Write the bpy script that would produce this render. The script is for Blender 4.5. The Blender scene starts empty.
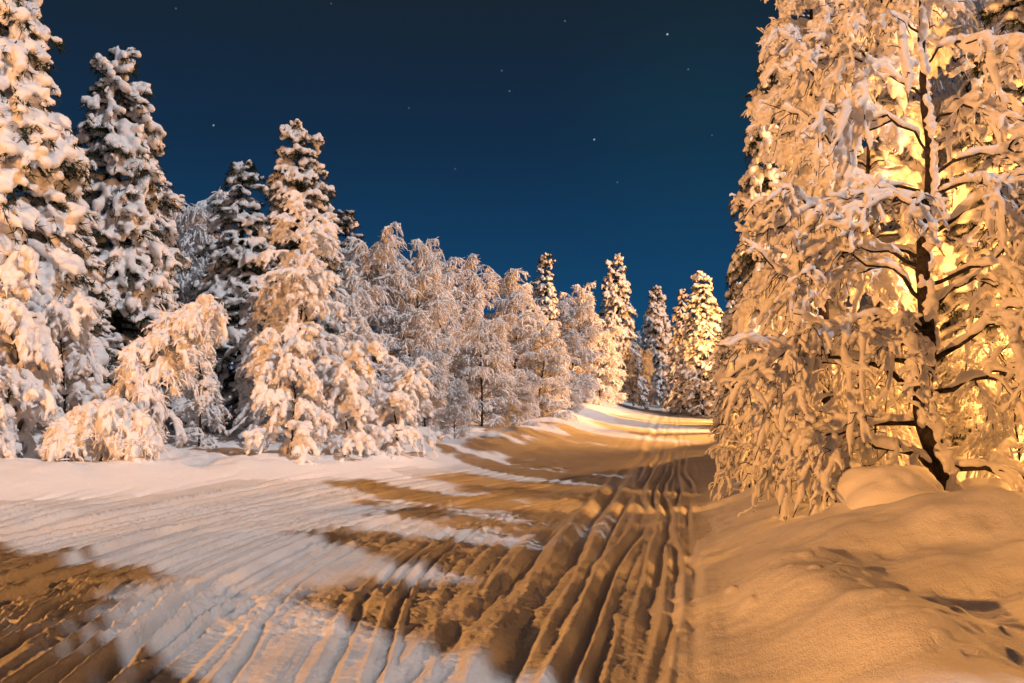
import bpy, math
import numpy as np

rng = np.random.default_rng(11)
scene = bpy.context.scene
COL = scene.collection
R = math.radians

# ------------------------------------------------------------------ camera
cam_d = bpy.data.cameras.new('camera')
cam = bpy.data.objects.new('camera', cam_d)
COL.objects.link(cam)
cam.location = (0, 0, 1.7)
cam.rotation_euler = (R(93.08), 0, 0)
cam_d.lens = 35
cam_d.sensor_width = 36
cam_d.clip_end = 2000
cam_d.dof.use_dof = True
cam_d.dof.focus_distance = 10.5
cam_d.dof.aperture_fstop = 4.0
scene.camera = cam

scene.view_settings.view_transform = 'Standard'
scene.view_settings.look = 'None'
scene.view_settings.exposure = 0.25
scene.cycles.diffuse_bounces = 6
scene.cycles.max_bounces = 8
scene.view_settings.gamma = 1.0
scene.view_settings.use_curve_mapping = False

MOON_AZ, MOON_EL = R(48), R(40)     # the light comes from behind the camera, to its right
moon_from = np.array([math.sin(MOON_AZ)*math.cos(MOON_EL), -math.cos(MOON_AZ)*math.cos(MOON_EL), math.sin(MOON_EL)])

# ------------------------------------------------------------------ night sky with stars
world = bpy.data.worlds.new('World')
scene.world = world
world.use_nodes = True
wn, wl = world.node_tree.nodes, world.node_tree.links
wn.clear()
w_out = wn.new('ShaderNodeOutputWorld')
bg = wn.new('ShaderNodeBackground')
sky = wn.new('ShaderNodeTexSky')
sky.sky_type = 'NISHITA'
sky.sun_disc = False
sky.sun_elevation = MOON_EL
sky.sun_rotation = math.pi - MOON_AZ
tc = wn.new('ShaderNodeTexCoord')
sep = wn.new('ShaderNodeSeparateXYZ')
ramp = wn.new('ShaderNodeValToRGB')
wl.new(tc.outputs['Generated'], sep.inputs[0])
wl.new(sep.outputs['Z'], ramp.inputs[0])
cr = ramp.color_ramp
def lin(c): return tuple(((v/255+.055)/1.055)**2.4 if v > 10 else v/255/12.92 for v in c) + (1,)
stops = [(0.0, (18, 84, 128)), (0.08, (15, 73, 115)), (0.16, (15, 60, 97)), (0.24, (17, 47, 76)), (0.32, (21, 41, 62)), (0.40, (26, 38, 48)), (1.0, (14, 20, 28))]
cr.elements[0].position, cr.elements[0].color = stops[0][0], lin(stops[0][1])
cr.elements[1].position, cr.elements[1].color = stops[-1][0], lin(stops[-1][1])
for p, c in stops[1:-1]:
    e = cr.elements.new(p); e.color = lin(c)
sky_mul = wn.new('ShaderNodeVectorMath'); sky_mul.operation = 'SCALE'
sky_mul.inputs['Scale'].default_value = 0.0008
wl.new(sky.outputs[0], sky_mul.inputs[0])
acc = wn.new('ShaderNodeVectorMath'); acc.operation = 'ADD'
wl.new(ramp.outputs[0], acc.inputs[0]); wl.new(sky_mul.outputs[0], acc.inputs[1])
last = acc.outputs[0]
# each star: a direction (azimuth from +Y in degrees, elevation in degrees) and brightness
STARS = [(9.03, 20.0, 1.1), (5.85, 24.4, .55), (4.78, 14.5, .8), (3.1, 20.9, .2), (-.15, 17.2, .22), (-16.9, 14.7, .6),
         (-.6, 18.3, .2), (1.75, 23.9, .3), (10.2, 18.1, .22), (6.1, 12.1, .16), (-10.5, 21.5, .13), (-6, 16.2, .13), (12.5, 22.4, .15),
         (11.5, 14.5, .13), (-13.6, 24.0, .13), (-3.3, 12.9, .12), (-19, 20.5, .15)]
for az, el, br in STARS:
    d = (math.sin(R(az))*math.cos(R(el)), math.cos(R(az))*math.cos(R(el)), math.sin(R(el)))
    di = wn.new('ShaderNodeVectorMath'); di.operation = 'DISTANCE'
    di.inputs[1].default_value = d
    wl.new(tc.outputs['Generated'], di.inputs[0])
    mr = wn.new('ShaderNodeMapRange'); mr.interpolation_type = 'SMOOTHSTEP'
    mr.inputs['From Min'].default_value = .0004; mr.inputs['From Max'].default_value = .0011
    mr.inputs['To Min'].default_value = br*.65; mr.inputs['To Max'].default_value = 0
    wl.new(di.outputs['Value'], mr.inputs['Value'])
    a2 = wn.new('ShaderNodeVectorMath'); a2.operation = 'ADD'
    wl.new(last, a2.inputs[0]); wl.new(mr.outputs[0], a2.inputs[1])
    last = a2.outputs[0]
# a faint green aurora veil low over the right hand trees
gd = wn.new('ShaderNodeVectorMath'); gd.operation = 'DISTANCE'
gd.inputs[1].default_value = (math.sin(R(11.5))*math.cos(R(15)), math.cos(R(11.5))*math.cos(R(15)), math.sin(R(15)))
wl.new(tc.outputs['Generated'], gd.inputs[0])
gm = wn.new('ShaderNodeMapRange'); gm.interpolation_type = 'SMOOTHERSTEP'
gm.inputs['From Min'].default_value = 0; gm.inputs['From Max'].default_value = .2
gm.inputs['To Min'].default_value = 1; gm.inputs['To Max'].default_value = 0
wl.new(gd.outputs['Value'], gm.inputs['Value'])
gs = wn.new('ShaderNodeVectorMath'); gs.operation = 'SCALE'; gs.inputs[0].default_value = (.0005, .009, .007)
wl.new(gm.outputs[0], gs.inputs['Scale'])
ga = wn.new('ShaderNodeVectorMath'); ga.operation = 'ADD'
wl.new(last, ga.inputs[0]); wl.new(gs.outputs[0], ga.inputs[1]); last = ga.outputs[0]
wl.new(last, bg.inputs['Color'])
bg.inputs['Strength'].default_value = .72
wl.new(bg.outputs[0], w_out.inputs['Surface'])

# ------------------------------------------------------------------ the moon (a soft sun lamp)
sun_d = bpy.data.lights.new('moon', 'SUN')
sun_d.energy = 1.6
sun_d.angle = R(.9)
sun_d.color = (.97, .95, 1.0)
sun = bpy.data.objects.new('moon', sun_d)
COL.objects.link(sun)
from mathutils import Vector
sun.rotation_euler = Vector(moon_from).to_track_quat('Z', 'Y').to_euler()

# street lamps (post, arm, head with a sodium bulb): x, y, height above ground, arm heading (deg), watts
LAMPS = [
    (-16.0, -7.0, 4.8, 60, 20000, 'sodium street lamp on a steel post at the left roadside'),
    (8.6, 11.8, 3.3, 10, 2700, 'sodium street lamp on a steel post behind the big birch'),
    (15.5, 39.5, 5.0, 260, 14000, 'sodium street lamp on a steel post on the far right roadside'),
]

# ================================================================== helpers
def vnoise(x, y, seed=0):
    xi = np.floor(x).astype(np.int64); yi = np.floor(y).astype(np.int64)
    fx = x-xi; fy = y-yi
    fx = fx*fx*fx*(fx*(fx*6-15)+10); fy = fy*fy*fy*(fy*(fy*6-15)+10)
    def h(a, b):
        n = (a*374761393 + b*668265263 + seed*974711) & 0xffffffff
        n = ((n ^ (n >> 13))*1274126177) & 0xffffffff
        n = n ^ (n >> 16)
        return (n & 0xffff)/32767.5-1
    return (h(xi, yi)*(1-fx)+h(xi+1, yi)*fx)*(1-fy)+(h(xi, yi+1)*(1-fx)+h(xi+1, yi+1)*fx)*fy
def fbm(x, y, oct=3, seed=0):
    s = 0; a = 1; 
    for k in range(oct):
        s = s+a*vnoise(x*2**k+13.7*k, y*2**k-7.1*k, seed+k); a *= .5
    return s
def sstep(a, b, x):
    t = np.clip((x-a)/(b-a), 0, 1)
    return t*t*(3-2*t)

def mesh_from(name, V, F, smooth=True):
    V = np.asarray(V, np.float32)
    me = bpy.data.meshes.new(name)
    if not isinstance(F, list): F = [F]
    F = [np.asarray(f, np.int32) for f in F if len(f)]
    nl = sum(f.size for f in F); nf = sum(len(f) for f in F)
    me.vertices.add(len(V)); me.vertices.foreach_set('co', V.ravel())
    me.loops.add(nl); me.polygons.add(nf)
    me.loops.foreach_set('vertex_index', np.concatenate([f.ravel() for f in F]))
    tot = np.concatenate([np.full(len(f), f.shape[1], np.int32) for f in F])
    st = np.concatenate([[0], np.cumsum(tot)[:-1]]).astype(np.int32)
    me.polygons.foreach_set('loop_start', st)
    me.polygons.foreach_set('use_smooth', np.full(nf, smooth))
    me.update(calc_edges=True)
    me.validate()
    return me

def tubes(P, Rd, side, k=6):
    """P (B,n,3) points, Rd (B,n) radii, side (B,3) a vector never parallel to the path"""
    B, n, _ = P.shape
    T = np.gradient(P, axis=1)
    T /= np.linalg.norm(T, axis=2, keepdims=True)+1e-9
    S = side[:, None, :]-T*np.sum(side[:, None, :]*T, axis=2, keepdims=True)
    S /= np.linalg.norm(S, axis=2, keepdims=True)+1e-9
    N = np.cross(T, S)
    a = np.arange(k)*2*np.pi/k
    V = P[:, :, None, :]+Rd[:, :, None, None]*(np.cos(a)[None, None, :, None]*S[:, :, None, :]+np.sin(a)[None, None, :, None]*N[:, :, None, :])
    idx = np.arange(B*n*k).reshape(B, n, k)
    a0 = idx[:, :-1, :]; a1 = idx[:, 1:, :]
    F = np.stack([a0, np.roll(a0, -1, 2), np.roll(a1, -1, 2), a1], -1).reshape(-1, 4)
    return V.reshape(-1, 3), F

class MB:
    def __init__(s): s.V = []; s.Q = []; s.T = []; s.n = 0
    def add(s, V, F):
        if len(V) == 0: return
        (s.Q if F.shape[1] == 4 else s.T).append(F+s.n); s.V.append(V); s.n += len(V)
    def tubes(s, P, Rd, side, k=6):
        if len(P): s.add(*tubes(P, Rd, side, k))
    def data(s):
        F = []
        if s.Q: F.append(np.concatenate(s.Q))
        if s.T: F.append(np.concatenate(s.T))
        return np.concatenate(s.V), F
    def mesh(s, name, mat, smooth=True):
        V, F = s.data()
        me = mesh_from(name, V, F, smooth); me.materials.append(mat); return me
    def snow_mesh(s, name, mat, voxel, lump=.42, freq=9.):
        """melt all the pieces into one skin"""
        V, F = s.data()
        me = mesh_from(name+'_raw', V, F)
        ob = bpy.data.objects.new('remesh_source', me); COL.objects.link(ob)
        m = ob.modifiers.new('remesh', 'REMESH'); m.mode = 'VOXEL'; m.voxel_size = voxel; m.use_smooth_shade = True
        dg = bpy.context.evaluated_depsgraph_get()
        out = bpy.data.meshes.new_from_object(ob.evaluated_get(dg))
        bpy.data.objects.remove(ob); bpy.data.meshes.remove(me)
        nv = len(out.vertices)
        co = np.empty(nv*3, np.float32); out.vertices.foreach_get('co', co); co = co.reshape(-1, 3)
        no = np.empty(nv*3, np.float32); out.vertices.foreach_get('normal', no); no = no.reshape(-1, 3)
        x, y, z = (co*freq).T
        d = np.sin(x*1.3+1.7*np.sin(y*.9+z))*np.sin(y*1.1+1.3*np.sin(z*1.2))+.7*np.sin(z*2.3+x*1.9)*np.sin(y*2.7-x)
        fx, fy, fz = (co*freq*3.1).T
        d = d+.55*np.sin(fx+2*np.sin(fz*.7))*np.sin(fy*1.2+1.7*np.sin(fx*.8))*np.sin(fz*1.1+fy*.5)
        co += no*(d*lump*voxel)[:, None]
        out.vertices.foreach_set('co', co.ravel())
        out.name = name
        out.materials.clear(); out.materials.append(mat)
        out.polygons.foreach_set('use_smooth', np.ones(len(out.polygons), bool))
        out.update()
        return out

def put(name, me, parent=None, loc=None):
    o = bpy.data.objects.new(name, me); COL.objects.link(o)
    if parent: o.parent = parent
    if loc is not None: o.location = loc
    return o
def thing(name, label, cat, loc=(0, 0, 0), rz=0, group=None):
    o = bpy.data.objects.new(name, None); COL.objects.link(o)
    o.empty_display_size = .3
    o.location = loc; o.rotation_euler = (0, 0, rz)
    o['label'] = label; o['category'] = cat
    if group: o['group'] = group
    return o
def struct(name, me):
    o = put(name, me); o['kind'] = 'structure'; return o
def kids(o): return [c for c in COL.objects if c.parent == o]
def dup(root, loc, rz, scale, label, group=None, tilt=(0, 0)):
    r = root.copy(); COL.objects.link(r)
    r.location = loc; r.rotation_euler = (tilt[0], tilt[1], rz); r.scale = scale
    r['label'] = label
    if group: r['group'] = group
    for ch in PARTS[root.name]:
        c = ch.copy(); COL.objects.link(c); c.parent = r
        for g in SUBS.get(ch.name, ()):
            d = g.copy(); COL.objects.link(d); d.parent = c
    return r
PARTS, SUBS = {}, {}

# ================================================================== materials
def mat(name, col, rough=.7, spec=.3):
    m = bpy.data.materials.new(name); m.use_nodes = True
    b = m.node_tree.nodes['Principled BSDF']
    b.inputs['Base Color'].default_value = (*col, 1); b.inputs['Roughness'].default_value = rough
    b.inputs['Specular IOR Level'].default_value = spec
    return m, m.node_tree.nodes, m.node_tree.links, b
def noise(N, L, scale, detail=4, rough=.6, coord='Object'):
    t = N.new('ShaderNodeTexCoord'); n = N.new('ShaderNodeTexNoise')
    n.inputs['Scale'].default_value = scale; n.inputs['Detail'].default_value = detail; n.inputs['Roughness'].default_value = rough
    L.new(t.outputs[coord], n.inputs['Vector']); return n
def bump(N, L, src, dist, strength, b, prev=None):
    bp = N.new('ShaderNodeBump'); bp.inputs['Distance'].default_value = dist; bp.inputs['Strength'].default_value = strength
    L.new(src, bp.inputs['Height'])
    if prev: L.new(prev.outputs[0], bp.inputs['Normal'])
    L.new(bp.outputs[0], b.inputs['Normal']); return bp
def colramp(N, L, src, a, ca, bpos, cb, b):
    r = N.new('ShaderNodeValToRGB'); e = r.color_ramp.elements
    e[0].position = a; e[0].color = (*ca, 1); e[1].position = bpos; e[1].color = (*cb, 1)
    L.new(src, r.inputs[0])
    if b is not None: L.new(r.outputs[0], b.inputs['Base Color'])
    return r

M_SNOW, N, L, b = mat('tree_snow', (.84, .84, .85), .75, .25)
n1 = noise(N, L, 16, 6, .75); n2 = noise(N, L, 60, 4, .7)
p = bump(N, L, n1.outputs[0], .04, .55, b); bump(N, L, n2.outputs[0], .014, .8, b, p)
colramp(N, L, noise(N, L, 6, 4).outputs[0], .3, (.78, .78, .79), .7, (.88, .88, .89), b)

M_FROST, N, L, b = mat('hoar_frost', (.8, .8, .82), .8, .2)
bump(N, L, noise(N, L, 40, 4).outputs[0], .015, .8, b)
colramp(N, L, noise(N, L, 3, 4).outputs[0], .3, (.74, .74, .76), .7, (.88, .88, .89), b)

M_GROUND, N, L, b = mat('ground_snow', (.84, .84, .85), .7, .3)
g1 = noise(N, L, 9, 6, .6); g2 = noise(N, L, 90, 3)
p = bump(N, L, g1.outputs[0], .035, .45, b); bump(N, L, g2.outputs[0], .010, .8, b, p)

M_ROAD, N, L, b = mat('packed_road_snow', (.8, .79, .78), .62, .35)
r0 = noise(N, L, 1.1, 5, .65); r1 = noise(N, L, 22, 6, .7); r2 = noise(N, L, 120, 3)
colramp(N, L, r0.outputs[0], .3, (.74, .71, .68), .6, (.83, .83, .83), b)
p = bump(N, L, r1.outputs[0], .045, .9, b); bump(N, L, r2.outputs[0], .010, .9, b, p)

M_BARK, N, L, b = mat('dark_bark', (.03, .024, .02), .9, .1)
bk = noise(N, L, 18, 6, .7)
colramp(N, L, bk.outputs[0], .35, (.012, .010, .009), .72, (.075, .06, .05), b); bump(N, L, bk.outputs[0], .02, .9, b)

M_NEEDLE, N, L, b = mat('spruce_needles', (.02, .035, .018), .65, .2)
colramp(N, L, noise(N, L, 4, 3).outputs[0], .35, (.010, .018, .010), .7, (.035, .05, .022), b)

M_STEEL, *_ = mat('galvanised_steel', (.32, .33, .34), .45, .5)
M_CABLE, *_ = mat('black_cable', (.02, .02, .02), .6, .3)
M_POLE, N, L, b = mat('weathered_pole_wood', (.12, .09, .07), .9, .1)
bump(N, L, noise(N, L, 15, 5).outputs[0], .01, .6, b)
M_BULB = bpy.data.materials.new('sodium_bulb'); M_BULB.use_nodes = True
bb = M_BULB.node_tree.nodes['Principled BSDF']
bb.inputs['Emission Color'].default_value = (1, .55, .2, 1); bb.inputs['Emission Strength'].default_value = 20

# ================================================================== terrain
def catmull(pts, m=10):
    p = np.array(pts, float); q = np.vstack([2*p[0]-p[1], p, 2*p[-1]-p[-2]]); out = []
    t = np.linspace(0, 1, m, endpoint=False)[:, None]
    for i in range(len(p)-1):
        a, b_, c, d = q[i:i+4]
        out.append(.5*((2*b_)+(-a+c)*t+(2*a-5*b_+4*c-d)*t*t+(-a+3*b_-3*c+d)*t**3))
    return np.vstack(out+[p[-1:]])
def signed(x, y, line):
    """signed distance (positive to the right of the travel direction) and arc length along a polyline"""
    best = np.full(x.shape, 1e9); sg = np.zeros(x.shape); arc = np.zeros(x.shape); s0 = 0
    for (ax, ay), (bx, by) in zip(line[:-1], line[1:]):
        dx, dy = bx-ax, by-ay; l = math.hypot(dx, dy)
        if l < 1e-6: continue
        t = np.clip(((x-ax)*dx+(y-ay)*dy)/(l*l), 0, 1)
        ex = x-(ax+t*dx); ey = y-(ay+t*dy); d2 = ex*ex+ey*ey
        m = d2 < best
        best = np.where(m, d2, best)
        sg = np.where(m, np.where((x-ax)*dy-(y-ay)*dx > 0, 1, -1), sg); arc = np.where(m, s0+t*l, arc); s0 += l
    return np.sqrt(best)*sg, arc
LEFT_BANK = catmull([(-60, 4), (-26, 9.2), (-14, 12.0), (-8, 14.6), (-4.2, 18.0), (-1.6, 21.2), (.2, 25), (2.2, 33), (5.2, 50), (8.3, 68), (12, 90), (30, 190)], 5)
TRACK_B = catmull([(-2.2, -30), (-2.4, 0), (-2.75, 6), (-2.85, 9), (-2.4, 12.5), (-1.2, 16), (.9, 20), (2.9, 25), (4.2, 32)], 8)
GROOVES_A = [(-.62, .095, .10), (-.34, .05, .045), (-.14, .075, .055), (.06, .06, .04), (.20, .075, .05), (.36, .06, .04), (.55, .05, .045), (-1.05, .04, .08), (.80, .014, .05), (-1.5, .035, .07)]
GROOVES_B = [(-4.6, .06, .06), (-4.25, .05, .045), (-3.9, .08, .07), (-3.6, .05, .04), (-3.3, .04, .035), (-3.0, .09, .08), (-2.6, .06, .045), (-2.35, .05, .04), (-1.95, .09, .07), (-1.7, .04, .035), (-1.5, .05, .045), (-1.2, .065, .05), (-.9, .04, .035), (-.72, .075, .05), (-.5, .045, .04), (-.15, .06, .045), (.25, .09, .07), (.45, .04, .035), (.65, .05, .04), (1.0, .04, .04), (1.7, .05, .05), (1.9, .045, .04)]
def uA(x, y): return ((x+.56)-.174*y)/1.015
def terrain(x, y, fine=True):
    r = np.hypot(x, y)
    h = 1.05*sstep(20, 66, y)-.5*sstep(70, 110, y)+6*sstep(110, 300, r)
    u = uA(x, y)
    uR = np.interp(y, [-40, 2, 6, 10, 15, 20, 40, 70], [.9, .75, .62, .74, 1.05, 1.45, 1.85, 2.0])
    ur = u-uR+.17*vnoise(y*.6, y*0+3.3, 5)+.10*vnoise(x*2.2, y*2.2, 6)
    # right bank
    hr = np.interp(y, [4, 9, 14], [.42, .56, .62])*sstep(-.45, 1.6, ur)+.22*sstep(1.6, 4.5, ur)
    lumps = fbm(x*.55+3, y*.55, 3, 21)*.17+fbm(x*1.7, y*1.7, 3, 31)*.045
    hr = hr+lumps*sstep(.3, 1.6, ur)
    for (cx, cy, sx, sy, hh) in [(2.85, 6.2, .5, 2.3, -.22), (2.05, 6.0, .34, 2.6, .11), (3.9, 7.6, .8, .8, .15), (4.6, 5.6, .9, 1.0, .10), (1.85, 3.8, .32, .3, .18), (3.0, 12.2, .45, 1.2, .12), (2.6, 10.2, .4, 1.3, .10)]:
        hr = hr+hh*np.exp(-((x-cx)/sx)**2-((y-cy)/sy)**2)
    # left bank
    dl, al = signed(x, y, LEFT_BANK)
    dl = -dl+.25*vnoise(al*.5, al*0, 9)+.08*vnoise(al*1.9, al*0, 12)
    Hb = np.interp(al, [0, 40, 52, 58, 63, 68, 90], [.82, .82, .74, .52, .42, .62, .62])
    hl = Hb*(.5*sstep(-3.0, .8, dl)+.5*sstep(-.8, 1.3, dl))+.07*np.exp(-((dl-1.)/.5)**2)*(1+vnoise(al*1.1, al*0, 77))+.15*sstep(1.5, 8, dl)
    hl = hl+(fbm(x*.5, y*.5+9, 3, 41)*.11+fbm(x*1.9, y*1.9, 3, 51)*.055)*sstep(.0, 1.2, dl)
    h = h+hr+hl
    road = (1-sstep(-.9, .6, ur))*(1-sstep(-1.3, .3, dl+.5*vnoise(x*.9, y*.9, 91)))
    if fine:
        # tracks of the straight road
        tr = np.zeros_like(x)
        calm = .45+.55*sstep(34, 12, y)
        for i, (u0, d, w) in enumerate(GROOVES_A):
            wob = .13*vnoise(y*.22+i*7, y*0+i*.37, 60+i)+.012*vnoise(y*1.3+i*3, y*0, 80+i)
            e = u-u0-wob
            f = .35+.65*sstep(-.45, .35, vnoise(y*.35+i*17, y*0+2, 100+i))
            tr += d*f*(-np.exp(-(e/w)**2)+.5*np.exp(-((np.abs(e)-1.9*w)/(.7*w))**2))
        onA = sstep(-1.9, -1.1, u)
        # tracks of the branch that comes in from the left
        tb = np.zeros_like(x)
        near = (y < 34) & (r < 40)
        ub = np.full(x.shape, 50.); sb = np.zeros(x.shape)
        ub[near], sb[near] = signed(x[near], y[near], TRACK_B)
        for i, (u0, d, w) in enumerate(GROOVES_B):
            wob = .12*vnoise(sb*.2+i*5, sb*0+i*.61, 160+i)+.012*vnoise(sb*1.2+i*3, sb*0, 180+i)
            e = ub-u0-wob
            f = .4+.6*sstep(-.4, .4, vnoise(sb*.22+i*13, sb*0+4, 200+i))
            tb += d*f*(-np.exp(-(e/w)**2)+.55*np.exp(-((np.abs(e)-1.8*w)/(.65*w))**2))
        fadeB = np.where(near, 1, 0)*sstep(25, 17, y)*(1-.3*sstep(12.5, 17, y))
        onB = sstep(-.35, -1.1, u)
        # tread prints across the lanes
        trd = np.sin(sb*2*np.pi/.13+2.2*vnoise(ub*5, sb*2, 7))*sstep(-.05, .4, vnoise(ub*1.6+5, sb*.3, 15))*(.5+.5*vnoise(ub*9, sb*9, 17))
        trd2 = np.sin(y*2*np.pi/.11+1.5*vnoise(u*7, y*3, 8))*sstep(-.1, .35, vnoise(u*3.3, y*.3, 16))
        crumb = np.maximum(vnoise(x*10, y*9, 301), -.2)*.020+np.maximum(vnoise(x*21, y*19, 302), -.1)*.016+vnoise(x*4.5, y*3.5, 303)*.02+vnoise(x*38, y*34, 304)*.007*sstep(14, 7, r)
        rough = .25+.75*sstep(-.25, .35, vnoise(x*.6+8, y*.5, 305))
        fade = sstep(26, 9, r)
        soft = .5+.5*sstep(16.5, 11.5, y-.25*x)
        h = h+road*(tr*onA*calm*.9+tb*onB*fadeB*1.9+fade*(trd*.006*onB*soft+trd2*.005*onA+(crumb*rough*(1.15-.6*onA)+np.where(near, vnoise(ub*12, sb*.22, 320)*.023+vnoise(ub*25, sb*.35, 321)*.010, 0)*onB+(vnoise(u*12, y*.22, 322)*.016+vnoise(u*26, y*.3, 323)*.008)*onA)*soft))
        h = h+(1-road)*fade*(vnoise(x*6, y*6, 310)*.006+np.maximum(vnoise(x*9, y*9, 311)-.45, 0)*.05*sstep(-.1, .4, vnoise(x*.8, y*.8, 312)))
    return h, road
def ground_z(x, y):
    h, _ = terrain(np.array([float(x)]), np.array([float(y)]), False)
    return float(h[0])

def build_terrain():
    r = [.5]
    while r[-1] < 420:
        q = r[-1]
        r.append(q*(1.02 if q < 2.4 else 1.003 if q < 16 else 1.0045 if q < 30 else 1.009 if q < 75 else 1.05))
    r = np.array(r)
    az = np.concatenate([np.linspace(-180, -40, 70, endpoint=False), np.linspace(-40, 40, 860, endpoint=False), np.linspace(40, 180, 70, endpoint=False)])
    az = np.radians(az); A = len(az)
    X = r[:, None]*np.sin(az)[None]; Y = r[:, None]*np.cos(az)[None]
    h, road = terrain(X.ravel(), Y.ravel())
    V = np.stack([X.ravel(), Y.ravel(), h], 1)
    V = np.vstack([V, [[0, 0, h[:A].mean()]]])
    n = len(r); idx = np.arange(n*A).reshape(n, A)
    a = idx[:-1]; c = idx[1:]
    Q = np.stack([a, np.roll(a, -1, 1), np.roll(c, -1, 1), c], -1).reshape(-1, 4)[:, ::-1]
    rm = road[Q].mean(1) > .5
    dist = np.hypot(V[Q[:, 0], 0], V[Q[:, 0], 1])
    rm &= dist < 130
    for nm, sel, m in (('ground', ~rm, M_GROUND), ('road', rm, M_ROAD)):
        q = Q[sel]; u, inv = np.unique(q, return_inverse=True)
        me = mesh_from(nm, V[u], inv.reshape(-1, 4)); me.materials.append(m)
        struct(nm, me)
    u0 = idx[0]
    T = np.stack([np.full(A, n*A), np.roll(u0, -1), u0], -1)
    uu, inv = np.unique(T, return_inverse=True)
build_terrain()

# ================================================================== tree growing
def side_of(az): return np.stack([np.cos(az), -np.sin(az), np.zeros_like(az)], -1)   # az from +Y, clockwise
def head_of(az): return np.stack([np.sin(az), np.cos(az), np.zeros_like(az)], -1)
def grow(S, az, Ln, a, bq, n=9, wob=.05, g=rng, hz=1.0):
    """branches: start, heading, length, rise a and sag b: z = L(a s - b s^2)"""
    B = len(S); s = np.linspace(0, 1, n)[None, :, None]
    Hd = head_of(az)[:, None, :]; Lc = Ln[:, None, None]
    a = np.broadcast_to(a, (B,))[:, None, None]; bq = np.broadcast_to(bq, (B,))[:, None, None]
    hz = np.broadcast_to(hz, (B,))[:, None, None]
    out = hz*Lc*(s-.28*s*s*np.minimum(bq, 1.6))
    P = S[:, None, :]+Hd*out
    P[:, :, 2:3] += Lc*(a*s-bq*s*s)
    w = g.normal(0, wob, (B, n, 3))*Lc; w[:, 0] = 0
    w = np.cumsum(w, 1)*.5
    return P+w
def along(P, t, i=None):
    """points at fraction t on paths i"""
    n = P.shape[1]; f = np.clip(t, 0, .9999)*(n-1); k = f.astype(int); f = (f-k)[:, None]
    return P[i, k]*(1-f)+P[i, k+1]*f
def taper(B, n, r0, r1):
    s = np.linspace(0, 1, n)[None]
    return np.broadcast_to(r0, (B,))[:, None]*(1-s)+np.broadcast_to(r1, (B,))[:, None]*s
def lumpy(B, n, r, g, amp=.35, tip=1.0):
    """snow radius along a branch: rounded ends and lumps"""
    s = np.linspace(0, 1, n)[None]
    cap = np.sqrt(np.clip(1-(2*s-1)**8, 0, 1))*(.75+.25*np.sqrt(np.clip(s*3, 0, 1)))*(1+(tip-1)*s)
    l = 1+amp*g.uniform(-1, 1, (B, n))
    o = np.broadcast_to(r, (B,))[:, None]*cap*l
    o[:, 0] = .002; o[:, -1] = .002
    return o
def up(P, d):
    Q = P.copy(); Q[:, :, 2] += d; return Q
def resample(P, m):
    n = P.shape[1]; f = np.linspace(0, n-1.0001, m); k = f.astype(int); f = (f-k)[None, :, None]
    return P[:, k]*(1-f)+P[:, k+1]*f
def blades(P, az_side, g, per, ln, w, spread=.9):
    """needle sprays along the paths, as narrow triangles"""
    B, n, _ = P.shape; m = B*per
    i = np.repeat(np.arange(B), per); t = g.uniform(.08, 1, m)
    O = along(P, t, i); T = along(P, np.minimum(t+.05, 1), i)-along(P, np.maximum(t-.05, 0), i)
    T /= np.linalg.norm(T, axis=1, keepdims=True)+1e-9
    D = T+g.normal(0, spread, (m, 3)); D[:, 2] -= .25
    D /= np.linalg.norm(D, axis=1, keepdims=True)
    W = np.cross(D, g.normal(0, 1, (m, 3))); W /= np.linalg.norm(W, axis=1, keepdims=True)+1e-9
    l = ln*g.uniform(.6, 1.3, m)[:, None]
    V = np.stack([O-W*w, O+W*w, O+D*l], 1).reshape(-1, 3)
    return V, np.arange(m*3).reshape(-1, 3)

def trunk_path(pts, n=18): return catmull(pts, max(3, n//(len(pts)-1)))[None]

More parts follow.
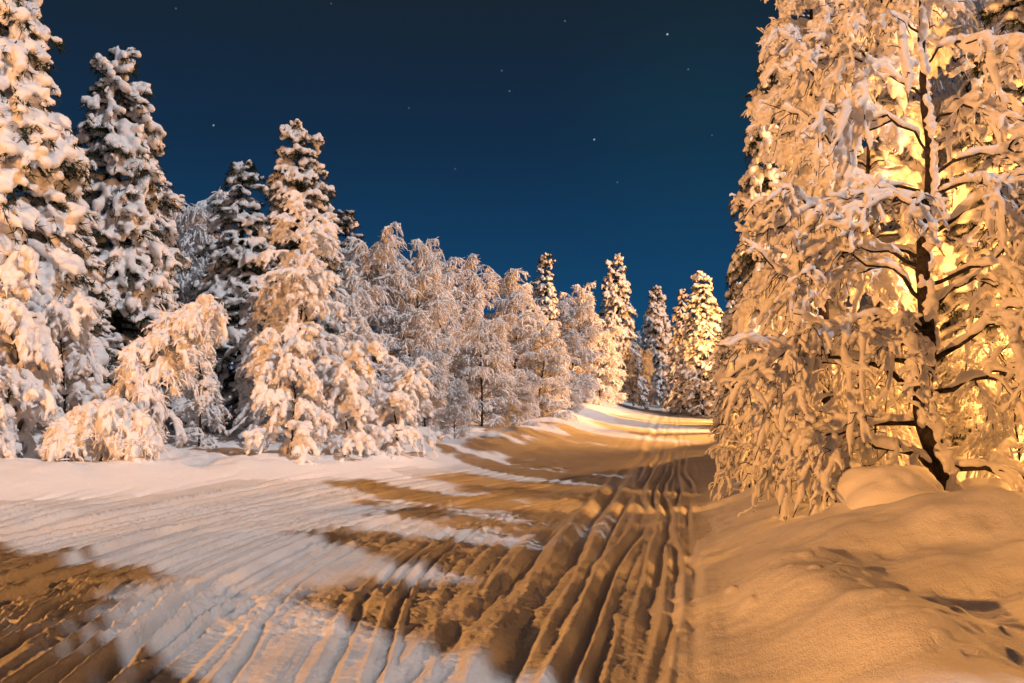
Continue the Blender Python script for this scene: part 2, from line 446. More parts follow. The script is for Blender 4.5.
def make_spruce(label, seed, H=8.5, Rm=1.5, nb=95, voxel=.042, snow=.085, heavy=1.0, slim=.85, bare=.06, group=None):
    g = np.random.default_rng(seed)
    root = thing('snowy_spruce', label, 'tree', (0, 0, -50), 0, group)
    tp = trunk_path([(0, 0, -.4), (g.normal(0, .03), g.normal(0, .03), H*.35), (g.normal(0, .06), g.normal(0, .06), H*.7), (0, 0, H*.985)])
    tr = MB(); tr.tubes(tp, taper(1, tp.shape[1], .02*H, .012), np.array([[1., 0, 0]]), 10)
    t = np.sort(1-(g.uniform(0, 1, nb))**.85*(1-bare)); t = np.clip(t, bare, .985)
    az = np.arange(nb)*2.399+g.normal(0, .35, nb)
    Ln = Rm*((1-t)**slim*(.92)+.10)*g.uniform(.72, 1.18, nb)
    S = along(tp, (t*H+.4)/(H*.985+.4), np.zeros(nb, int))
    a = .35*t-.08+g.normal(0, .08, nb); bq = np.where(t > .85, .1, .55)*g.uniform(.7, 1.2, nb)*heavy
    a = np.where(t > .9, .55, a)
    P1 = grow(S, az, Ln, a, bq, 9, .02, g)
    tr.tubes(P1, taper(nb, 9, .012+.012*Ln, .005), side_of(az), 5)
    # side shoots
    per = np.clip((Ln*8.5).astype(int), 2, 15); i = np.repeat(np.arange(nb), per); m = len(i)
    s = g.uniform(.18, .97, m); sgn = g.choice([-1, 1], m)
    az2 = az[i]+sgn*g.uniform(.45, 1.15, m)
    L2 = Ln[i]*(.62*(1-s)+.14)*g.uniform(.7, 1.3, m)+.07
    P2 = grow(along(P1, s, i), az2, L2, .12+g.normal(0, .1, m), .55*heavy*g.uniform(.6, 1.5, m), 7, .03, g)
    tr.tubes(P2, taper(m, 7, .008, .004), side_of(az2), 3)
    nd = MB()
    nd.add(*blades(P1, az, g, 70, .13, .012)); nd.add(*blades(P2, az2, g, 30, .13, .012))
    # hanging under-shoots
    P3 = grow(along(P1, g.uniform(.3, .95, nb*3), np.repeat(np.arange(nb), 3)), np.repeat(az, 3)+g.normal(0, .8, nb*3), .22*g.uniform(.6, 1.4, nb*3), -.5, .6, 5, .04, g)
    nd.add(*blades(P3, None, g, 16, .11, .009))
    sn = MB(); z = np.array([0, 0, 1.])
    keep1 = resample(P1[:, 2:], 9); r1 = snow*(.55+.3*np.minimum(Ln, 1.2))*g.uniform(.7, 1.2, nb)
    sn.tubes(keep1+z*(r1*.75)[:, None, None], lumpy(nb, 9, r1, g, .4, 1.1), side_of(az), 8)
    # fat lumps sitting on the shoots, with gaps between them
    k = g.uniform(0, 1, m) < .62
    q = np.where(k)[0]; c0 = g.uniform(.0, .35, len(q)); c1 = np.clip(c0+g.uniform(.6, .98, len(q)), 0, 1)
    seg = np.stack([along(P2, c0+(c1-c0)*f, q) for f in np.linspace(0, 1, 6)], 1)
    r2 = snow*g.uniform(.5, 1.05, len(q))
    sn.tubes(seg+z*(r2*.7)[:, None, None], lumpy(len(q), 6, r2, g, .3, 1.3), side_of(az2[q]), 8)
    q = np.where(~k)[0]; r2 = .033*g.uniform(.7, 1.3, len(q))
    sn.tubes(P2[q]+z*(r2*.9)[:, None, None], lumpy(len(q), 7, r2, g, .4, 1.2), side_of(az2[q]), 6)
    # round knobs on the tips
    tq = np.where(g.uniform(0, 1, m) < .12)[0]
    tipp = P2[tq, -1]; rt = snow*g.uniform(.7, 1.25, len(tq))
    cap = np.array([-1, -.75, 0, .75, 1])
    kn = tipp[:, None, :]+np.stack([cap*.0, cap*.0, cap], -1)[None]*rt[:, None, None]*.85+z*.03
    sn.tubes(kn, rt[:, None]*np.array([[.02, .68, 1, .68, .02]]), side_of(az2[tq]), 8)
    # clumps at the leader
    ld = grow(np.repeat(np.array([[0, 0, H*.955]]), 5, 0), g.uniform(0, 6.28, 5), np.full(5, .22), .6, .4, 7, .03, g)
    sn.tubes(ld, lumpy(5, 7, snow*.8, g), side_of(np.zeros(5)+g.uniform(0, 6, 5)), 8)
    tt = np.array([[(0, 0, H*.93), (0, 0, H*.96), (.01, 0, H*.985), (.02, .01, H*1.005), (.02, .01, H*1.02)]])
    sn.tubes(tt, np.array([[.002, snow*.8, snow*.9, snow*.7, .002]]), np.array([[1., 0, 0]]), 8)
    pa = [put('trunk', tr.mesh('spruce_trunk', M_BARK), root), put('needles', nd.mesh('spruce_needles', M_NEEDLE, False), root),
          put('snow_cover', sn.snow_mesh('spruce_snow', M_SNOW, voxel), root)]
    PARTS[root.name] = pa
    return root

def birch_wood(g, tp, H, nl, t0, Lmax, rise, sag, n2, n3, l3, base=.02, sideways=None, tw=.9):
    """limbs, sub-branches and hanging twigs of a birch; returns the three levels"""
    t = np.sort(g.uniform(t0, .98, nl))
    az = np.arange(nl)*2.399+g.normal(0, .5, nl)
    if sideways is not None: az = sideways(az, t)
    Ln = Lmax*(1.05-.62*t)*g.uniform(.65, 1.15, nl)
    S = along(tp, t, np.zeros(nl, int))
    P1 = grow(S, az, Ln, rise*g.uniform(.6, 1.3, nl)*(1+.5*t**3), sag*g.uniform(.7, 1.25, nl)*(1-.75*t**3), 11, .045, g)
    i = np.repeat(np.arange(nl), n2); m = len(i); s = g.uniform(.22, 1, m)
    az2 = az[i]+g.choice([-1, 1], m)*g.uniform(.2, 1.2, m)
    L2 = Ln[i]*(.55-.25*s)*g.uniform(.6, 1.3, m)+.1
    P2 = grow(along(P1, s, i), az2, L2, rise*.5*g.uniform(.2, 1.3, m), sag*g.uniform(.5, 1.4, m), 9, .06, g)
    j = np.repeat(np.arange(m), n3); q = len(j); s3 = g.uniform(.15, 1, q)
    az3 = az2[j]+g.normal(0, 1.0, q)
    L3 = l3*g.uniform(.5, 1.4, q)
    P3 = grow(along(P2, s3, j), az3, L3, .45*g.uniform(-1, 1, q), tw*g.uniform(.2, 1.3, q), 7, .08, g, hz=.75)
    return (P1, az, Ln, t), (P2, az2, L2, i), (P3, az3, L3, j)

def make_birch(label, seed, kind='frosty_birch', H=6., nl=34, Lmax=1.5, rise=.75, sag=1.0, n2=7, n3=7, l3=.4, r1=.05, r2=.035, r3=.022, voxel=None, tp=None, t0=.12, tr0=.05, group=None, sideways=None, mat_s=None, k=5, wob_tip=1.2, cat='tree', tw=.9, fuzz=5):
    g = np.random.default_rng(seed)
    root = thing(kind, label, cat, (0, 0, -50), 0, group)
    if tp is None:
        tp = [(0, 0, -.4), (g.normal(0, .06), g.normal(0, .06), H*.33), (g.normal(0, .14), g.normal(0, .14), H*.66), (g.normal(0, .2), g.normal(0, .2), H)]
    tp = trunk_path(tp)
    l1, l2, l3_ = birch_wood(g, tp, H, nl, t0, Lmax, rise, sag, n2, n3, l3, sideways=sideways, tw=tw)
    tr = MB(); hd = tp[0, -1]-tp[0, 0]; sd = np.array([[hd[1], -hd[0], 0.]]) if np.hypot(hd[0], hd[1]) > .8 else np.array([[1., 0, 0]])
    tr.tubes(tp, taper(1, tp.shape[1], tr0, .008), sd, 8)
    br = MB()
    br.tubes(l1[0], taper(len(l1[0]), 11, .35*tr0*(.5+l1[2]/Lmax*.5), .005), side_of(l1[1]), 5)
    br.tubes(l2[0], taper(len(l2[0]), 9, .008, .004), side_of(l2[1]), 4)
    if voxel is None: br.tubes(l3_[0][::2], taper(len(l3_[0][::2]), 7, .005, .003), side_of(l3_[1][::2]), 3)
    sn = MB()
    B1, B2, B3 = len(l1[0]), len(l2[0]), len(l3_[0])
    ra = r1*g.uniform(.7, 1.3, B1)
    sn.tubes(l1[0]+np.array([0, 0, 1])*(ra*.7)[:, None, None], lumpy(B1, 11, ra, g, .35), side_of(l1[1]), k+1)
    rb = r2*g.uniform(.6, 1.35, B2)
    sn.tubes(l2[0]+np.array([0, 0, 1])*(rb*.6)[:, None, None], lumpy(B2, 9, rb, g, .35, wob_tip), side_of(l2[1]), k)
    rc = r3*g.uniform(.6, 1.4, B3)
    sn.tubes(l3_[0], lumpy(B3, 7, rc, g, .3, wob_tip), side_of(l3_[1]), k)
    ms = mat_s or M_SNOW
    # frosted twig ends that stick out of the snow
    q = B3*fuzz//3; i4 = g.integers(0, B3, q); az4 = l3_[1][i4]+g.normal(0, 1.1, q)
    P4 = grow(along(l3_[0], g.uniform(.1, 1, q), i4), az4, l3*g.uniform(.3, .8, q), .5*g.normal(0, 1, q), .6*g.uniform(0, 1.4, q), 5, .07, g)
    fz = MB()
    if fuzz: fz.tubes(P4, lumpy(q, 5, .0095*g.uniform(.7, 1.5, q), g, .4), side_of(az4), 4)
    me = sn.snow_mesh(kind+'_snow', ms, voxel) if voxel else sn.mesh(kind+'_snow', ms)
    pa = [put('trunk', tr.mesh(kind+'_trunk', M_BARK), root), put('branches', br.mesh(kind+'_branches', M_BARK), root), put('snow_cover', me, root)]+([put('frosted_twigs', fz.mesh(kind+'_twigs', M_FROST), root)] if fuzz else [])
    PARTS[root.name] = pa
    return root

def place(root, x, y, height_scale, label, rz=0., wide=None, first=[], dz=-.05, group=None, tilt=(0, 0)):
    s = height_scale; w = s if wide is None else wide
    z = ground_z(x, y)+dz
    if root.name not in first:
        first.append(root.name)
        root.location = (x, y, z); root.rotation_euler = (tilt[0], tilt[1], rz); root.scale = (w, w, s); root['label'] = label
        if group: root['group'] = group
        return root
    return dup(root, (x, y, z), rz, (w, w, s), label, group, tilt)
def X(px, y): return (px-512)/995*y
GS, GB, GF = 'snow laden spruces beside the road', 'snow laden birches beside the road', 'frosted birches left of the road'

exec_parts = True
# ------------------------------------------------------------------ the prototypes
sp_a = make_spruce('tall snowy spruce', 3, 8.5, 2.2, 170, slim=.72, heavy=.8, snow=.088)
sp_b = make_spruce('tall snowy spruce', 5, 8.5, 1.75, 165, slim=.75, snow=.08)
sp_c = make_spruce('tall snowy spruce', 8, 8.5, 2.1, 185, slim=.7, snow=.088, heavy=1.1)
pi_a = make_spruce('tall snowy pine', 13, 8.5, 2.6, 110, slim=.55, heavy=.8, snow=.09, bare=.68)
fr_a = make_birch('frosted birch', 21, H=6, nl=60, Lmax=1.75, rise=.9, sag=.6, n2=9, n3=8, l3=.28, r1=.04, t0=.04, r2=.032, r3=.021, mat_s=M_FROST, group=GF)
fr_b = make_birch('frosted birch', 22, H=6, nl=60, Lmax=1.9, rise=.8, sag=.75, n2=9, n3=8, l3=.30, r1=.04, t0=.04, r2=.033, r3=.022, mat_s=M_FROST, group=GF)
fr_c = make_birch('frosted birch', 23, H=6, nl=58, Lmax=1.6, rise=1.2, sag=.5, n2=9, n3=8, l3=.26, r1=.04, t0=.04, r2=.032, r3=.021, mat_s=M_FROST, group=GF)
la_a = make_birch('laden birch', 31, 'snow_laden_birch', H=6, nl=52, Lmax=1.75, rise=.75, sag=.9, n2=8, n3=7, l3=.17, r1=.055, r2=.05, r3=.036, voxel=.027, tw=.6, t0=.06, group=GB)
la_b = make_birch('laden birch', 32, 'snow_laden_birch', H=6, nl=52, Lmax=1.6, rise=.75, sag=1.05, n2=8, n3=7, l3=.19, r1=.055, r2=.05, r3=.036, voxel=.027, tw=.7, t0=.06, group=GB)
bu_a = make_birch('laden bush', 41, 'snow_laden_bush', H=2.3, nl=34, Lmax=1.2, rise=.8, sag=.9, n2=6, n3=6, l3=.15, r1=.05, r2=.045, r3=.034, tw=.6, voxel=.024, t0=.10, tr0=.03, group='snow buried bushes', cat='bush')
bu_b = make_birch('laden bush', 42, 'snow_laden_bush', H=2.3, nl=28, Lmax=1.25, sag=1.05, rise=1.0, n2=6, n3=6, l3=.16, r1=.07, r2=.06, r3=.046, tw=.6, voxel=.024, t0=.10, tr0=.03, group='snow buried bushes', cat='bush')

# ------------------------------------------------------------------ left side
def sp(root, px, y, top, label, rz=0., wf=1.0, group=GS):
    x = X(px, y); z = ground_z(x, y); h = 1.7+(395-top)/995*y-z
    return place(root, x, y, h/8.55, label, rz, h/8.55*wf, group=group)
def fb(root, px, y, top, label, rz=0., wf=1.0, H=6.0, group=None):
    x = X(px, y); z = ground_z(x, y); h = 1.7+(395-top)/995*y-z
    return place(root, x, y, h/H, label, rz, h/H*wf, group=group)

sp(sp_c, -16, 20.0, -90, 'tall golden lit snowy tree at the left edge, its top cut off by the frame', .4, 1.1)
sp(sp_a, 112, 25.0, 40, 'tall snowy spruce with dark gaps just right of the golden tree at the left edge', 2.0, .95)
sp(sp_b, 62, 22.5, 150, 'shorter snowy spruce squeezed between the golden left edge tree and the tall dark gapped spruce', 1.0, 1.3)
fb(fr_b, 183, 33, 205, 'grey frosted birch far back, seen between two spruces above the bent birch', .5, 1.1, group=GF)
sp(sp_b, 240, 28, 158, 'dark snowy spruce left of the tallest spruce of the left forest', 2.6, 1.25)
sp(sp_a, 298, 28.5, 118, 'tallest pointed spruce of the left forest, rising behind a white drooping birch', 4.1, .95)
sp(sp_b, 345, 33, 208, 'low dark spruce top peeping out right of the tallest pointed spruce', .7, 1.2)
fb(la_a, 298, 24, 222, 'broad white drooping birch in front of the tallest pointed spruce', .3, 1.05)
fb(fr_a, 372, 30, 248, 'frosted birch with round crown right of the low dark spruce top', 1.2, 1.2)
fb(fr_c, 408, 31, 262, 'frosted birch with thin bare spire sticking up against the sky', 2.2, 1.15)
fb(fr_b, 436, 33, 282, 'frosted birch right of the birch with the bare spire', 3.1, 1.1)
fb(fr_c, 466, 34, 272, 'frosted birch with a tiny cross shaped tip near the middle of the left forest', 4.0, 1.2)
fb(fr_a, 512, 37, 280, 'frosted birch with a snowy knob top left of the slim middle spruce', 5.0, 1.2)
fb(fr_b, 482, 30, 318, 'lower frosted birch hanging over the bank in the middle of the left forest', .9, 1.35)
sp(sp_b, 546, 46, 252, 'slim snowy spruce rising from the frosted birches in mid picture', 1.6, 1.0)
fb(fr_c, 572, 42, 300, 'frosted birch just right of the slim middle spruce', 1.9, 1.2)
fb(fr_a, 540, 36, 330, 'low frosted birch below the slim middle spruce', 2.9, 1.4)
fb(fr_b, 600, 47, 330, 'last frosted birch on the left before the road passes out of sight', .2, 1.35)
sp(sp_a, 616, 53, 253, 'tall bushy spruce standing left of where the road vanishes', .9, .85)
fb(la_b, 200, 22, 330, 'white laden birch in the shade behind the bent birch curtain', .3, 1.2)
fb(la_b, 262, 25, 290, 'white laden birch between bent birch and the broad drooping birch', 2.1, .9)
fb(la_a, 352, 26, 300, 'white laden birch behind the snow buried bushes', 2.4, .95)
fb(fr_b, 425, 28, 350, 'low frosted birch directly right of the snow buried bushes', 1.1, 1.5)
fb(fr_c, 455, 25.5, 385, 'small frosted sapling with a thin dark stem at the bank edge', 2.0, 1.3)
fb(fr_a, 515, 31, 375, 'small frosted sapling leaning over the road bank', 3.4, 1.5)
fb(fr_b, 570, 40, 372, 'small frosted sapling beside the striped part of the road', 4.2, 1.4)
def bush(root, px, y, top, label, rz=0., wf=1.0): return fb(root, px, y, top, label, rz, wf, 2.3, 'snow buried bushes')
bush(bu_b, 292, 19.5, 352, 'leftmost snow buried bush below the broad drooping birch', .5, 1.0)
bush(bu_b, 345, 20.5, 362, 'middle snow buried bush with the fattest snow lumps', 1.9, 1.1)
bush(bu_b, 398, 21.5, 372, 'rightmost snow buried bush, next to the small sapling with dark stem', 3.3, 1.1)
bush(bu_b, 8, 17.6, 290, 'big snow buried bush with fat snow fingers at the left edge', .2, .8)
bush(bu_a, 66, 19.0, 310, 'snow buried bush with upright dark twigs between left edge and bent birches', 2.2, .8)
bush(bu_a, -25, 16.6, 370, 'low snow bush cut by the left edge of the picture', 4.2, 1.0)

# bent birches: trunks pulled over by snow, with a curtain of loaded twigs
def bent(label, seed, pts, x, y, nl, Lmax, l3, spread, **kw):
    r = make_birch(label, seed, 'bent_birch', H=3, nl=nl, Lmax=Lmax, rise=.45, sag=1.1, n2=6, n3=6, l3=l3, r1=.055, r2=.046, r3=.034, voxel=.024, tw=1.0, tp=pts, t0=.3, tr0=.045, sideways=spread, **kw)
    return place(r, x, y, 1.0, label)
bent('tall bent birch whose dark stem slants up right to a hooked snowy tip', 51, [(0, 0, -.3), (.42, 0, .8), (.95, -.1, 1.7), (1.55, -.1, 2.6), (1.95, 0, 2.95)], X(96, 18.4), 18.4, 34, .85, .30,
     lambda az, t: az*.0+np.where(np.sin(az*3.1) > -.2, 1.57, -1.2)+1.1*np.sin(az*5.3))
bent('low arching birch forming a snow dome in front of the tall bent birch', 52, [(0, 0, -.2), (.2, -.1, .55), (.6, -.2, .98), (1.1, -.3, .92), (1.5, -.35, .4)], X(66, 17.4), 17.4, 34, .75, .25,
     lambda az, t: az)
for nm in ('bent_birch', 'bent_birch.001'): bpy.data.objects[nm]['group'] = 'birches bent over by snow'

# ------------------------------------------------------------------ far end of the road and right side
sp(sp_c, 638, 66, 330, 'small spruce right of the tall bushy spruce at the road end', .3, .8)
sp(sp_c, 657, 62, 284, 'pale yellow lit spruce behind the road end', 1.3, .95)
fb(fr_b, 640, 58, 350, 'yellow lit frosted birch filling the gap at the road end', 1.1, 1.2)
sp(sp_b, 683, 56, 288, 'narrow yellow spruce between the two larger lit spruces', 2.2, .9)
sp(sp_a, 703, 49, 270, 'large yellow lit spruce right of the far road, dark on its left side', 3.0, .95)
sp(sp_c, 738, 40, 280, 'dark sided spruce just left of the right hand birches', .8, .9)
sp(sp_b, 722, 46, 330, 'low spruce by the right edge of the far road', 4.4, 1.3)
sp(sp_b, 757, 27, 215, 'dark spruce half hidden behind the left edge of the right hand birches', 2.1, 1.0)
sp(sp_b, 776, 17.5, 38, 'slim snowy spruce top showing beside the hanging snow curtain', .6, .75)
fb(la_b, 880, 18.5, -20, 'tall laden birch glowing yellow behind the snow curtain birch', .9, 1.0, group=GB)
fb(fr_b, 972, 19.5, -20, 'brightest yellow frosted birch right behind the big birch stem', 2.9, .9)
fb(la_a, 1030, 22, -30, 'laden birch second in line behind the big birch stem', 1.3, 1.2, group=GB)
sp(sp_a, 1045, 17.5, -60, 'snowy spruce with dark needle clumps at the right edge', 1.9, 1.1)
sp(sp_b, 905, 25, 20, 'spruce deep behind the big birch in yellow light', 3.9, 1.2)
sp(sp_b, 820, 23, 60, 'spruce deep behind the hanging snow curtain', 1.3, 1.2)
fb(la_b, 858, 13.6, 330, 'low laden birch glowing yellow between curtain birch and big birch', 2.8, 1.1)
fb(la_a, 1015, 14.6, 310, 'low laden birch behind the big birch at the right edge', .8, 1.0)
fb(la_a, 893, 14.9, 365, 'knee bent little birch glowing yellow left of the big birch stem', 1.7, 1.3)
fb(fr_a, 925, 14.4, 395, 'little frosted birch glowing yellow straight behind the foot of the big birch', 2.3, 1.4, group='frosted birches under the right hand trees')
fb(fr_c, 975, 14.2, 350, 'frosted birch glowing yellow right of the foot of the big birch', 3.3, 1.2, group='frosted birches under the right hand trees')

for k_, (x_, y_, s_, rt) in enumerate([(12.2, 21.0, 1.05, sp_a), (17.3, 20.0, 1.75, sp_c), (16.2, 26.0, 1.7, sp_a), (19.8, 33.3, 1.75, sp_c), (21.5, 40, 1.75, sp_a), (22.8, 48, 1.75, sp_c), (19.5, 28.5, 1.5, sp_a), (18.5, 55, 1.5, sp_a), (24.5, 36.0, 1.6, sp_c),
        (9.6, 25.0, .6, sp_b), (10.2, 28.2, .55, sp_b), (11.2, 30.4, .6, sp_b), (11.2, 32.6, .55, sp_b), (11.6, 34.6, .5, sp_b), (12.2, 36.8, .5, sp_b), (12.4, 39.3, .45, sp_b), (12.6, 41.4, .5, sp_b), (13.4, 43.6, .45, sp_b), (10.6, 33.6, .4, sp_b), (11.1, 36.0, .4, sp_b), (11.5, 38.2, .42, sp_b), (11.9, 40.4, .4, sp_b)]):
    place(rt, x_, y_, s_, 'snowy spruce standing deep in the wood right of the road', k_*1.1, s_*(.7 if rt is sp_b else 1), group='spruces deep in the right hand wood')
# the curtain birch
cb = make_birch('curtain', 61, 'curtain_birch', H=7.6, nl=60, Lmax=1.0, rise=.65, sag=1.1, n2=10, n3=11, l3=.16, r1=.055, r2=.042, r3=.028, voxel=.018, tw=.7,
                tp=[(0, 0, -.4), (-.05, .05, 2.4), (-.12, 0, 4.8), (-.2, 0, 7.2)], t0=.39, tr0=.09)
place(cb, X(830, 12.0), 12.0, 1.0, 'tall birch with a heavy hanging snow curtain at the left of the right hand trees')

# thin undergrowth under the right hand trees
ug = make_birch('undergrowth', 71, 'snowy_shrub', H=1.6, nl=22, Lmax=.9, rise=1.0, sag=1.1, n2=5, n3=4, l3=.22, r1=.028, r2=.022, r3=.016, t0=.05, tr0=.018, cat='bush', k=6, fuzz=0, group='thin shrubs under the right hand trees')
for k_, (px, y, s, lab) in enumerate([(748, 15.5, .9, 'thin snowy shrub at the foot of the curtain birch nearest the road'), (790, 12.2, .95, 'thin snowy shrub below the hanging snow curtain'),
        (835, 11.6, .9, 'thin snowy shrub left of the round snow mound'), (872, 13.0, 1.1, 'thin snowy shrub behind the round snow mound'), (1015, 11.3, .8, 'thin snowy shrub by the right edge behind the bank'), (765, 19, 1.1, 'thin snowy shrub further along the right road edge')]):
    place(ug, X(px, y), y, s, lab, k_*1.3)

# ------------------------------------------------------------------ the big birch
def big_birch():
    g = np.random.default_rng(77)
    bx, by = X(946, 10.0), 10.0
    root = thing('big_birch', 'big birch with dark snow plastered stem standing on the right bank', 'tree', (bx, by, ground_z(bx, by)-.05))
    tp = trunk_path([(0, 0, -.3), (-.03, 0, .25), (-.24, 0, 1.05), (-.17, .02, 1.75), (-.19, .05, 2.6), (-.10, .05, 3.5), (-.13, .1, 5.0), (0, .1, 7.4)], 42)
    n = tp.shape[1]
    rad = taper(1, n, .125, .015); rad[0, :5] *= 1.12
    rad = rad*(1+.07*np.array([vnoise(np.arange(n)*.45, np.zeros(n), 5)]))
    tr = MB(); V, F = tubes(resample(tp, 160), resample(rad[..., None], 160)[..., 0], np.array([[1., 0, 0]]), 20)
    V = V+np.stack([vnoise(V[:, 0]*18+V[:, 1]*9, V[:, 2]*7, 1), vnoise(V[:, 1]*18+V[:, 0]*9, V[:, 2]*7, 2), V[:, 0]*0], 1)*.012
    tr.add(V, F)
    tk = put('trunk', tr.mesh('big_birch_trunk', M_BARK), root)
    sn = MB()
    for k_ in range(190):
        t = g.uniform(.03, .95); c = along(tp, np.array([t]), np.array([0]))[0]; rr = float(np.interp(t, np.linspace(0, 1, n), rad[0]))
        an = g.normal(-.35, .75); off = np.array([math.cos(an), math.sin(an), 0])*rr*.95
        if math.sin(3*an+9*t)+.8*math.sin(23*t+an) > .75: continue
        l = g.uniform(.03, .13)
        p = np.array([[c+off+np.array([0, 0, z]) for z in np.linspace(-l, l, 7)]])
        sn.tubes(p+g.normal(0, .01, p.shape), lumpy(1, 7, g.uniform(.022, .034)+rr*.18, g, .35), np.array([[1., 0, 0]]), 8)
    put('trunk_snow', sn.snow_mesh('big_birch_trunk_snow', M_SNOW, .017), tk)
    # limbs: start fraction, heading (deg from +Y clockwise, 270 = left), length, rise, sag
    spec = [(.18, 272, 1.45, .80, .75), (.19, 95, 1.5, .22, .25), (.25, 280, 1.3, .5, .5), (.30, 262, 1.7, .75, 1.0), (.31, 70, 1.3, .7, .9), (.36, 285, 1.2, .5, .8), (.38, 110, 1.6, .65, .8),
            (.41, 255, 1.75, .8, 1.25), (.44, 240, 1.0, .8, 1.2), (.46, 75, 1.5, .8, 1.1), (.49, 275, 1.7, .9, 1.3), (.52, 120, 1.5, .8, 1.2), (.55, 255, 1.6, .9, 1.3), (.57, 300, 1.2, .8, 1.2),
            (.60, 90, 1.5, .9, 1.3), (.62, 235, 1.2, .9, 1.3), (.65, 270, 1.6, 1.0, 1.4), (.67, 150, 1.0, .8, 1.3), (.70, 100, 1.4, 1.0, 1.4), (.73, 255, 1.4, 1.0, 1.4), (.76, 60, 1.1, 1.0, 1.4),
            (.79, 290, 1.2, 1.0, 1.4), (.82, 110, 1.1, 1.0, 1.4), (.85, 240, 1.0, 1.0, 1.4), (.88, 20, .8, 1.0, 1.4), (.91, 170, .8, 1.0, 1.4), (.94, 270, .7, 1.0, 1.3)]
    for (t, hd, ln, rise, sag) in spec:
        az = np.array([R(hd+g.normal(0, 8))]); S = along(tp, np.array([t]), np.array([0])); Lc = np.array([ln*1.05])
        P1 = grow(S, az, Lc, rise*.9, sag*.62, 13, .06, g)
        n2 = 15; i = np.zeros(n2, int); s = g.uniform(.25, 1, n2)
        az2 = az[i]+g.choice([-1, 1], n2)*g.uniform(.25, 1.2, n2)
        L2 = ln*(.6-.3*s)*g.uniform(.6, 1.3, n2)+.1
        P2 = grow(along(P1, s, i), az2, L2, .6*g.uniform(-.4, 1.5, n2), .9*g.uniform(.2, 1.7, n2), 9, .075, g)
        j = np.repeat(np.arange(n2), 10); q = len(j); az3 = az2[j]+g.normal(0, 1.2, q); L3 = .19*g.uniform(.5, 1.5, q)
        P3 = grow(along(P2, g.uniform(.2, 1, q), j), az3, L3, .9*g.uniform(-1, .8, q), .5*g.uniform(.0, 1.5, q), 7, .11, g, hz=.8)
        wd = MB()
        r0 = float(np.interp(t, np.linspace(0, 1, n), rad[0]))*.34
        wd.tubes(P1, taper(1, 13, r0, .007), side_of(az), 8); wd.tubes(P2, taper(n2, 9, .012, .005), side_of(az2), 5); wd.tubes(P3, taper(q, 7, .006, .003), side_of(az3), 4)
        lo = put('limb', wd.mesh('big_birch_limb', M_BARK), root)
        sn = MB()
        z = np.array([0, 0, 1.])
        sn.tubes(resample(P1[:, 1:], 14)+z*(r0*.6+.025), lumpy(1, 14, .046, g, .45), side_of(az), 8)
        a2 = .033*g.uniform(.7, 1.35, n2); sn.tubes(P2+z*(a2*.85)[:, None, None], lumpy(n2, 9, a2, g, .4), side_of(az2), 8)
        k3 = g.uniform(0, 1, q) < .75
        a3 = .022*g.uniform(.7, 1.4, q); sn.tubes((P3+z*(a3*.5)[:, None, None])[k3], lumpy(k3.sum(), 7, a3[k3], g, .35), side_of(az3[k3]), 7)
        put('limb_snow', sn.snow_mesh('big_birch_limb_snow', M_SNOW, .0145, .4, 12), lo)
big_birch()

# ------------------------------------------------------------------ round mound by the big birch
def mound(x, y, rx, ry, rz_, label, seed):
    g = np.random.default_rng(seed)
    nu, nv = 64, 28
    th = np.linspace(0, 2*np.pi, nu, endpoint=False); ph = np.linspace(0, np.pi*.62, nv)
    PH, TH = np.meshgrid(ph, th, indexing='ij')
    nx, ny, nz = np.sin(PH)*np.cos(TH), np.sin(PH)*np.sin(TH), np.cos(PH)
    f = 1+.10*fbm(nx*1.3+seed, ny*1.3+nz, 3, seed)
    V = np.stack([nx*rx*f, ny*ry*f, nz*rz_*f], -1).reshape(-1, 3)
    idx = np.arange(nv*nu).reshape(nv, nu); a = idx[:-1]; c = idx[1:]
    F = np.stack([a, c, np.roll(c, -1, 1), np.roll(a, -1, 1)], -1).reshape(-1, 4)
    me = mesh_from('snow_mound', V, F); me.materials.append(M_GROUND)
    o = put('snow_mound', me, None, (x, y, ground_z(x, y)-.05)); o['label'] = label; o['category'] = 'snow mound'
    return o
mound(X(888, 9.2), 9.2, .46, .5, .31, 'rounded snow mound left of the big birch stem', 4)

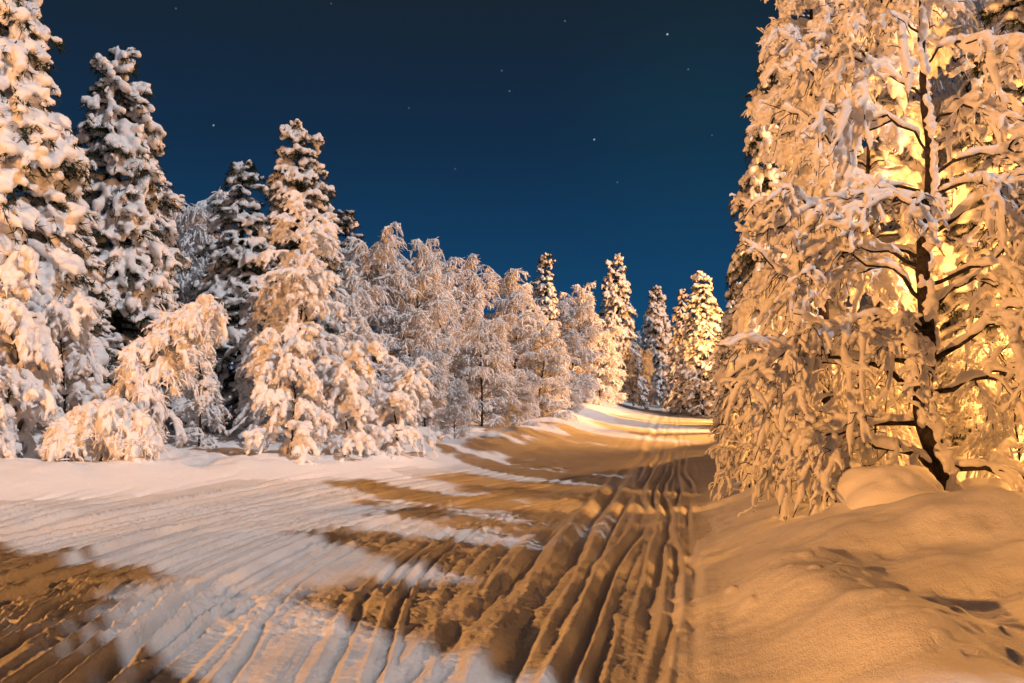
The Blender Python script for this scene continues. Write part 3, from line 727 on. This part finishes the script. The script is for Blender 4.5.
# ------------------------------------------------------------------ street lamps
def street_lamp(x, y, h, hd, watts, label):
    z = ground_z(x, y)
    root = thing('street_lamp', label, 'street lamp', (x, y, z), 0, 'sodium street lamps')
    m = MB(); p = np.array([[(0, 0, -.3), (0, 0, h*.5), (0, 0, h)]]); m.tubes(p, np.array([[.08, .07, .05]]), np.array([[1., 0, 0]]), 12)
    put('pole', m.mesh('lamp_pole', M_STEEL), root)
    d = np.array([math.sin(R(hd)), math.cos(R(hd)), 0])
    m = MB(); p = np.array([[(0, 0, h-.05), *(d*.5+[0, 0, h+.15]).reshape(1, 3), *(d*1.1+[0, 0, h+.2]).reshape(1, 3)]]); m.tubes(p, np.array([[.035, .03, .03]]), side_of(np.array([R(hd)])), 8)
    put('arm', m.mesh('lamp_arm', M_STEEL), root)
    m = MB(); c = d*1.3+np.array([0, 0, h+.21]); p = np.array([[c-d*.32, c-d*.3, c, c+d*.3, c+d*.34]]); m.tubes(p, np.array([[.003, .08, .13, .11, .003]]), side_of(np.array([R(hd)])), 12)
    hdob = put('lamp_head', m.mesh('lamp_head', M_STEEL), root)
    m = MB(); e = c-np.array([0, 0, .14]); p = np.array([[e-d*.2, e-d*.15, e+d*.15, e+d*.2]]); m.tubes(p, np.array([[.003, .05, .05, .003]]), side_of(np.array([R(hd)])), 10)
    put('bulb', m.mesh('lamp_bulb', M_BULB), hdob)
    ld = bpy.data.lights.new('sodium_light', 'POINT'); ld.energy = watts; ld.color = (1.0, .405, .09); ld.shadow_soft_size = .3
    lo = bpy.data.objects.new('sodium_light', ld); COL.objects.link(lo); lo.parent = root; lo.location = e-np.array([0, 0, .42])
for l_ in LAMPS: street_lamp(*l_)

# ------------------------------------------------------------------ trees behind the viewer, whose moon shadows fall on the road
GBK = 'spruces behind the viewpoint'
def caster(root, tx, ty, hz, s, w):
    """stand a spruce so that the part hz m up throws its shadow on (tx, ty)"""
    Lh = hz/math.tan(MOON_EL)
    x = tx+math.sin(MOON_AZ)*Lh; y = ty-math.cos(MOON_AZ)*Lh
    place(root, x, y, s, 'snowy %s behind the viewpoint, casting its shadow over the road' % ('pine' if root is pi_a else 'spruce'), tx, w, group='pines behind the viewpoint' if root is pi_a else GBK)
for a_ in [(sp_a, 2.4, 5.6, 7.0, .95, 1.1), (pi_a, 1.3, 6.4, 10.5, 1.5, .8), (pi_a, 2.8, 6.6, 10.5, 1.5, 1.2), (pi_a, 3.5, 9.4, 10.8, 1.5, 1.0), (sp_a, 4.0, 11.0, 11.5, 1.5, 1.3), (sp_c, 3.6, 7.0, 6.5, 1.0, 1.3), (sp_b, 4.8, 10.5, 6.5, 1.0, 1.6), (pi_a, -5.6, 9.2, 10.5, 1.5, 1.1), (pi_a, -4.3, 6.1, 10.5, 1.5, .9), (pi_a, -7.5, 8.5, 10.5, 1.5, 1.3),
           (sp_a, 4.2, 16.0, 8.0, 1.05, 1.1), (sp_c, 3.4, 21.5, 8.4, 1.1, 1.4), (sp_b, 5.5, 29.0, 9.5, 1.25, 1.6), (pi_a, -.1, 10.4, 9.6, 1.3, .65), (sp_c, 2.4, 9.0, 7.6, 1.0, .8),
           (sp_a, -.5, 19.0, 12.0, 1.45, 1.6), (sp_c, 1.8, 24.0, 12.0, 1.5, 1.5)]:
    caster(*a_)
